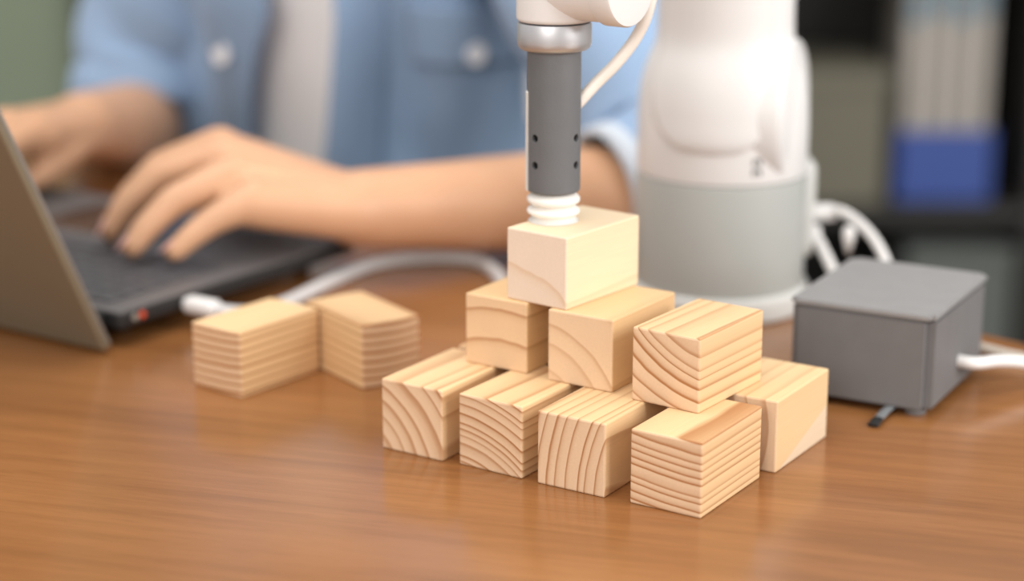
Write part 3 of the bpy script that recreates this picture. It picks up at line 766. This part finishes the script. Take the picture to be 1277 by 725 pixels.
# sleeves with turned cuffs
def sleeve(sh, pts, radii, seed, cuff_mat):
    path = catmull(pts, 8); n = 36; bm = bmesh.new(); rows = []
    u = Vector((0, 0, 1)).cross(path[1] - path[0]).normalized()
    last = None
    for i, p in enumerate(path):
        t = (path[min(i + 1, len(path) - 1)] - path[max(i - 1, 0)]).normalized()
        u = (u - t * u.dot(t)).normalized(); v = t.cross(u)
        s = i / (len(path) - 1)
        k = s * (len(radii) - 1); a = int(min(k, len(radii) - 2)); rr = radii[a] + (radii[a + 1] - radii[a]) * (k - a)
        ring = []
        for q in range(n):
            an = 2 * PI * q / n
            fold = 1 + (0.11 * math.sin(2 * an + 9 * s + seed) * math.sin(7 * s + seed) + 0.10 * noise.noise(Vector((math.cos(an) * 1.3, math.sin(an) * 1.3, s * 4 + seed)))) * (1 if s < 0.9 else 0.45)
            ring.append(p + (u * math.cos(an) + v * math.sin(an)) * rr * fold)
        rows.append([bm.verts.new(loc(x)) for x in ring]); last = (p, u, v, rr, ring, t)
    for A, Q in zip(rows[:-1], rows[1:]):
        for q in range(n): bm.faces.new((A[q], A[(q + 1) % n], Q[(q + 1) % n], Q[q]))
    bmesh.ops.recalc_face_normals(bm, faces=bm.faces)
    cloth('sleeve', bm, 'denim', 0.0024)
    p, u, v, rr, ring, t = last
    bm = bmesh.new(); rows = []
    for k, (dd, sc_) in enumerate(((-0.030, 1.05), (-0.015, 1.065), (0.0, 1.06), (0.004, 1.02), (0.0, 0.97))):
        rows.append([bm.verts.new(loc(p + (x - p) * sc_ + t * dd)) for x in ring])
    for A, Q in zip(rows[:-1], rows[1:]):
        for q in range(n): bm.faces.new((A[q], A[(q + 1) % n], Q[(q + 1) % n], Q[q]))
    bmesh.ops.recalc_face_normals(bm, faces=bm.faces)
    cloth('cuff', bm, cuff_mat, 0.002)
SL = SH_L - LP * 0.03
sleeve(SH_L, [SL + Vector((0, 0, 0.01)), SH_L.lerp(EL_L, 0.35) + Vector((0.01, 0.0, 0.0)), SH_L.lerp(EL_L, 0.72) + Vector((0.0, 0.0, 0.0)), EL_L.lerp(WR_L, 0.12) + Vector((0.0, 0.012, 0.020)), EL_L.lerp(WR_L, 0.30) + Vector((0, 0.0, 0.006))], (0.070, 0.076, 0.074, 0.062, 0.052, 0.041), 1.3, 'denim_pale')
sleeve(SH_R, [SH_R + LP * 0.045 + Vector((0, 0, 0.01)), SH_R.lerp(EL_R, 0.4) + LP * 0.012, SH_R.lerp(EL_R, 0.74) - LP * 0.010 + F * 0.004, SH_R.lerp(EL_R, 0.93) + F * 0.018], (0.070, 0.074, 0.070, 0.062, 0.058), 4.1, 'denim')
# collar
bm = bmesh.new(); rows = []
for k, (dz, off) in enumerate(((0.0, 0.010), (0.035, 0.006), (0.030, 0.014), (-0.005, 0.036))):
    rows.append([bm.verts.new(loc(torso_pt(a, 0.335, off) + Vector((0, 0, dz)) - F * (0.012 * (1 - abs(a) / PI)))) for a in [((0.5 + (2 * PI - 1.0) * i / 48) + PI) % (2 * PI) - PI for i in range(49)]])
for A, Q in zip(rows[:-1], rows[1:]):
    for i in range(48): bm.faces.new((A[i], A[i + 1], Q[i + 1], Q[i]))
bmesh.ops.recalc_face_normals(bm, faces=bm.faces)
cloth('collar', bm, 'denim')
# seated legs in dark trousers, shoes on the floor
bm = bmesh.new()
for s in (-1, 1):
    hip = torso_c(-0.245) + LP * 0.085 * s; knee = hip + F * 0.40 + Vector((0, 0, 0.02)) + LP * 0.05 * s; ank = Vector((knee.x, knee.y, FLOOR_Z + 0.10)) - F * 0.02
    capsule(bm, hip, 0.085, knee, 0.060); capsule(bm, knee, 0.060, ank, 0.042)
capsule(bm, torso_c(-0.235) - LP * 0.08, 0.10, torso_c(-0.235) + LP * 0.08, 0.10)
tr = obj('trousers', bm, 'trousers', person, True)
rm = tr.modifiers.new('r', 'REMESH'); rm.mode = 'VOXEL'; rm.voxel_size = 0.008; rm.use_smooth_shade = True; evaluated(tr)
tr.data.transform(Matrix.Translation(-P0))
for s in (-1, 1):
    ank = torso_c(-0.245) + LP * 0.135 * s + F * 0.38; ank.z = FLOOR_Z
    bm = bmesh.new(); ellipsoid(bm, (0, 0, 0), (0.13, 0.048, 0.055))
    bmesh.ops.bisect_plane(bm, geom=list(bm.verts) + list(bm.edges) + list(bm.faces), plane_co=(0, 0, -0.02), plane_no=(0, 0, -1), clear_outer=True)
    bmesh.ops.holes_fill(bm, edges=bm.edges)
    bm.transform(Matrix.Translation(loc(ank + F * 0.05 + Vector((0, 0, 0.021)))) @ Matrix.Rotation(math.atan2(F.y, F.x), 4, 'Z'))
    # ankle joins the trouser leg
    capsule(bm, loc(ank + Vector((0, 0, 0.06))), 0.034, loc(ank + Vector((0, 0, 0.12))), 0.032)
    obj('shoe', bm, 'black', person, True)

# ------------------------------------------------------------------ chair of the person
ch = thing('office_chair', 'dark fabric chair under the person in the blue shirt', 'chair', (PC.x - F.x * 0.04, PC.y - F.y * 0.04, FLOOR_Z), math.atan2(F.y, F.x))
smooth_obj('seat', B((0.06, 0, 0.365), (0.46, 0.46, 0.06), 0.02), 'chair', ch)
smooth_obj('backrest', B((-0.235, 0, 0.66), (0.04, 0.40, 0.42), 0.018), 'chair', ch)
obj('back_bar', B((-0.215, 0, 0.45), (0.02, 0.06, 0.20), 0.004), 'dark_metal', ch)
for sx in (-0.13, 0.25):
    for sy in (-0.2, 0.2): obj('leg', B((sx, sy, 0.17), (0.03, 0.03, 0.34), 0.004), 'dark_metal', ch)

# ------------------------------------------------------------------ shelf in the background
SHX0, SHX1, SHY = 0.36, 1.34, 3.02
sf = thing('shelf_unit', 'dark open shelf unit in the blurred background', 'shelf', (0.83, SHY + 0.2, FLOOR_Z))
def sfo(n, c, s): return obj(n, B(Vector(c) - Vector((0.83, SHY + 0.2, FLOOR_Z)), s, 0.003), 'shelf', sf)
HT = 1.5
sfo('side_panel', (SHX0 + 0.015, SHY + 0.2, FLOOR_Z + HT / 2), (0.03, 0.40, HT))
sfo('side_panel', (SHX1 - 0.015, SHY + 0.2, FLOOR_Z + HT / 2), (0.03, 0.40, HT))
sfo('upright', (0.845, SHY + 0.19, FLOOR_Z + HT / 2), (0.05, 0.38, HT))
sfo('back_panel', ((SHX0 + SHX1) / 2, SHY + 0.39, FLOOR_Z + HT / 2), (SHX1 - SHX0 - 0.06, 0.02, HT))
for z in (FLOOR_Z + 0.05, -0.385, 0.06, 0.42, FLOOR_Z + HT - 0.015):
    for x0, x1 in ((SHX0 + 0.03, 0.82), (0.87, SHX1 - 0.03)): sfo('shelf_board', ((x0 + x1) / 2, SHY + 0.19, z), (x1 - x0 - 0.001, 0.37, 0.028))
# blue bin with white folders
bn = thing('blue_bin', 'bright blue bin holding white folders on the dark shelf', 'bin', (0.690, SHY + 0.13, -0.371))
bw, bd, bh = 0.150, 0.20, 0.118
for c, s in (((0, 0, 0.003), (bw, bd, 0.006)), ((0, -bd / 2 + 0.003, bh / 2), (bw, 0.006, bh)), ((0, bd / 2 - 0.003, bh / 2), (bw, 0.006, bh)), ((-bw / 2 + 0.003, 0, bh / 2), (0.006, bd - 0.012, bh)), ((bw / 2 - 0.003, 0, bh / 2), (0.006, bd - 0.012, bh))):
    obj('bin_panel', B(c, s, 0.001), 'blue_bin', bn)
fl = ['leftmost', 'second', 'third', 'rightmost']
for i in range(4):
    fx = 0.690 - 0.0525 + i * 0.035
    t = thing('white_folder', fl[i] + ' of the four white folders standing in the blue bin', 'folder', (fx, SHY + 0.13, -0.3645), 0, 'white folders in the blue bin')
    hgt = 0.335 + 0.012 * (i % 2)
    obj('spine', B((0, 0, hgt / 2), (0.030, 0.17, hgt), 0.002), 'binder', t)
    obj('spine_label', B((0, -0.0855, hgt - 0.03), (0.024, 0.001, 0.05), 0.0003), 'binder_tab', t)
oc = thing('carton', 'olive brown carton on the shelf between robot and white folders', 'carton', (0.510, SHY + 0.15, -0.371))
obj('carton_body', B((0, 0, 0.0925), (0.17, 0.24, 0.185), 0.003), 'olive', oc)
obj('carton_lid', B((0, 0, 0.200), (0.178, 0.248, 0.03), 0.003), 'olive', oc)
gc = thing('carton', 'large grey carton on the lowest shelf right of the grey box', 'carton', (0.765, SHY + 0.16, FLOOR_Z + 0.064))
gc.location.x = 0.725
obj('carton_body', B((0, 0, 0.105), (0.17, 0.28, 0.21), 0.003), 'carton_grey', gc)
obj('carton_lid', B((0, 0, 0.222), (0.178, 0.288, 0.022), 0.003), 'carton_grey', gc)
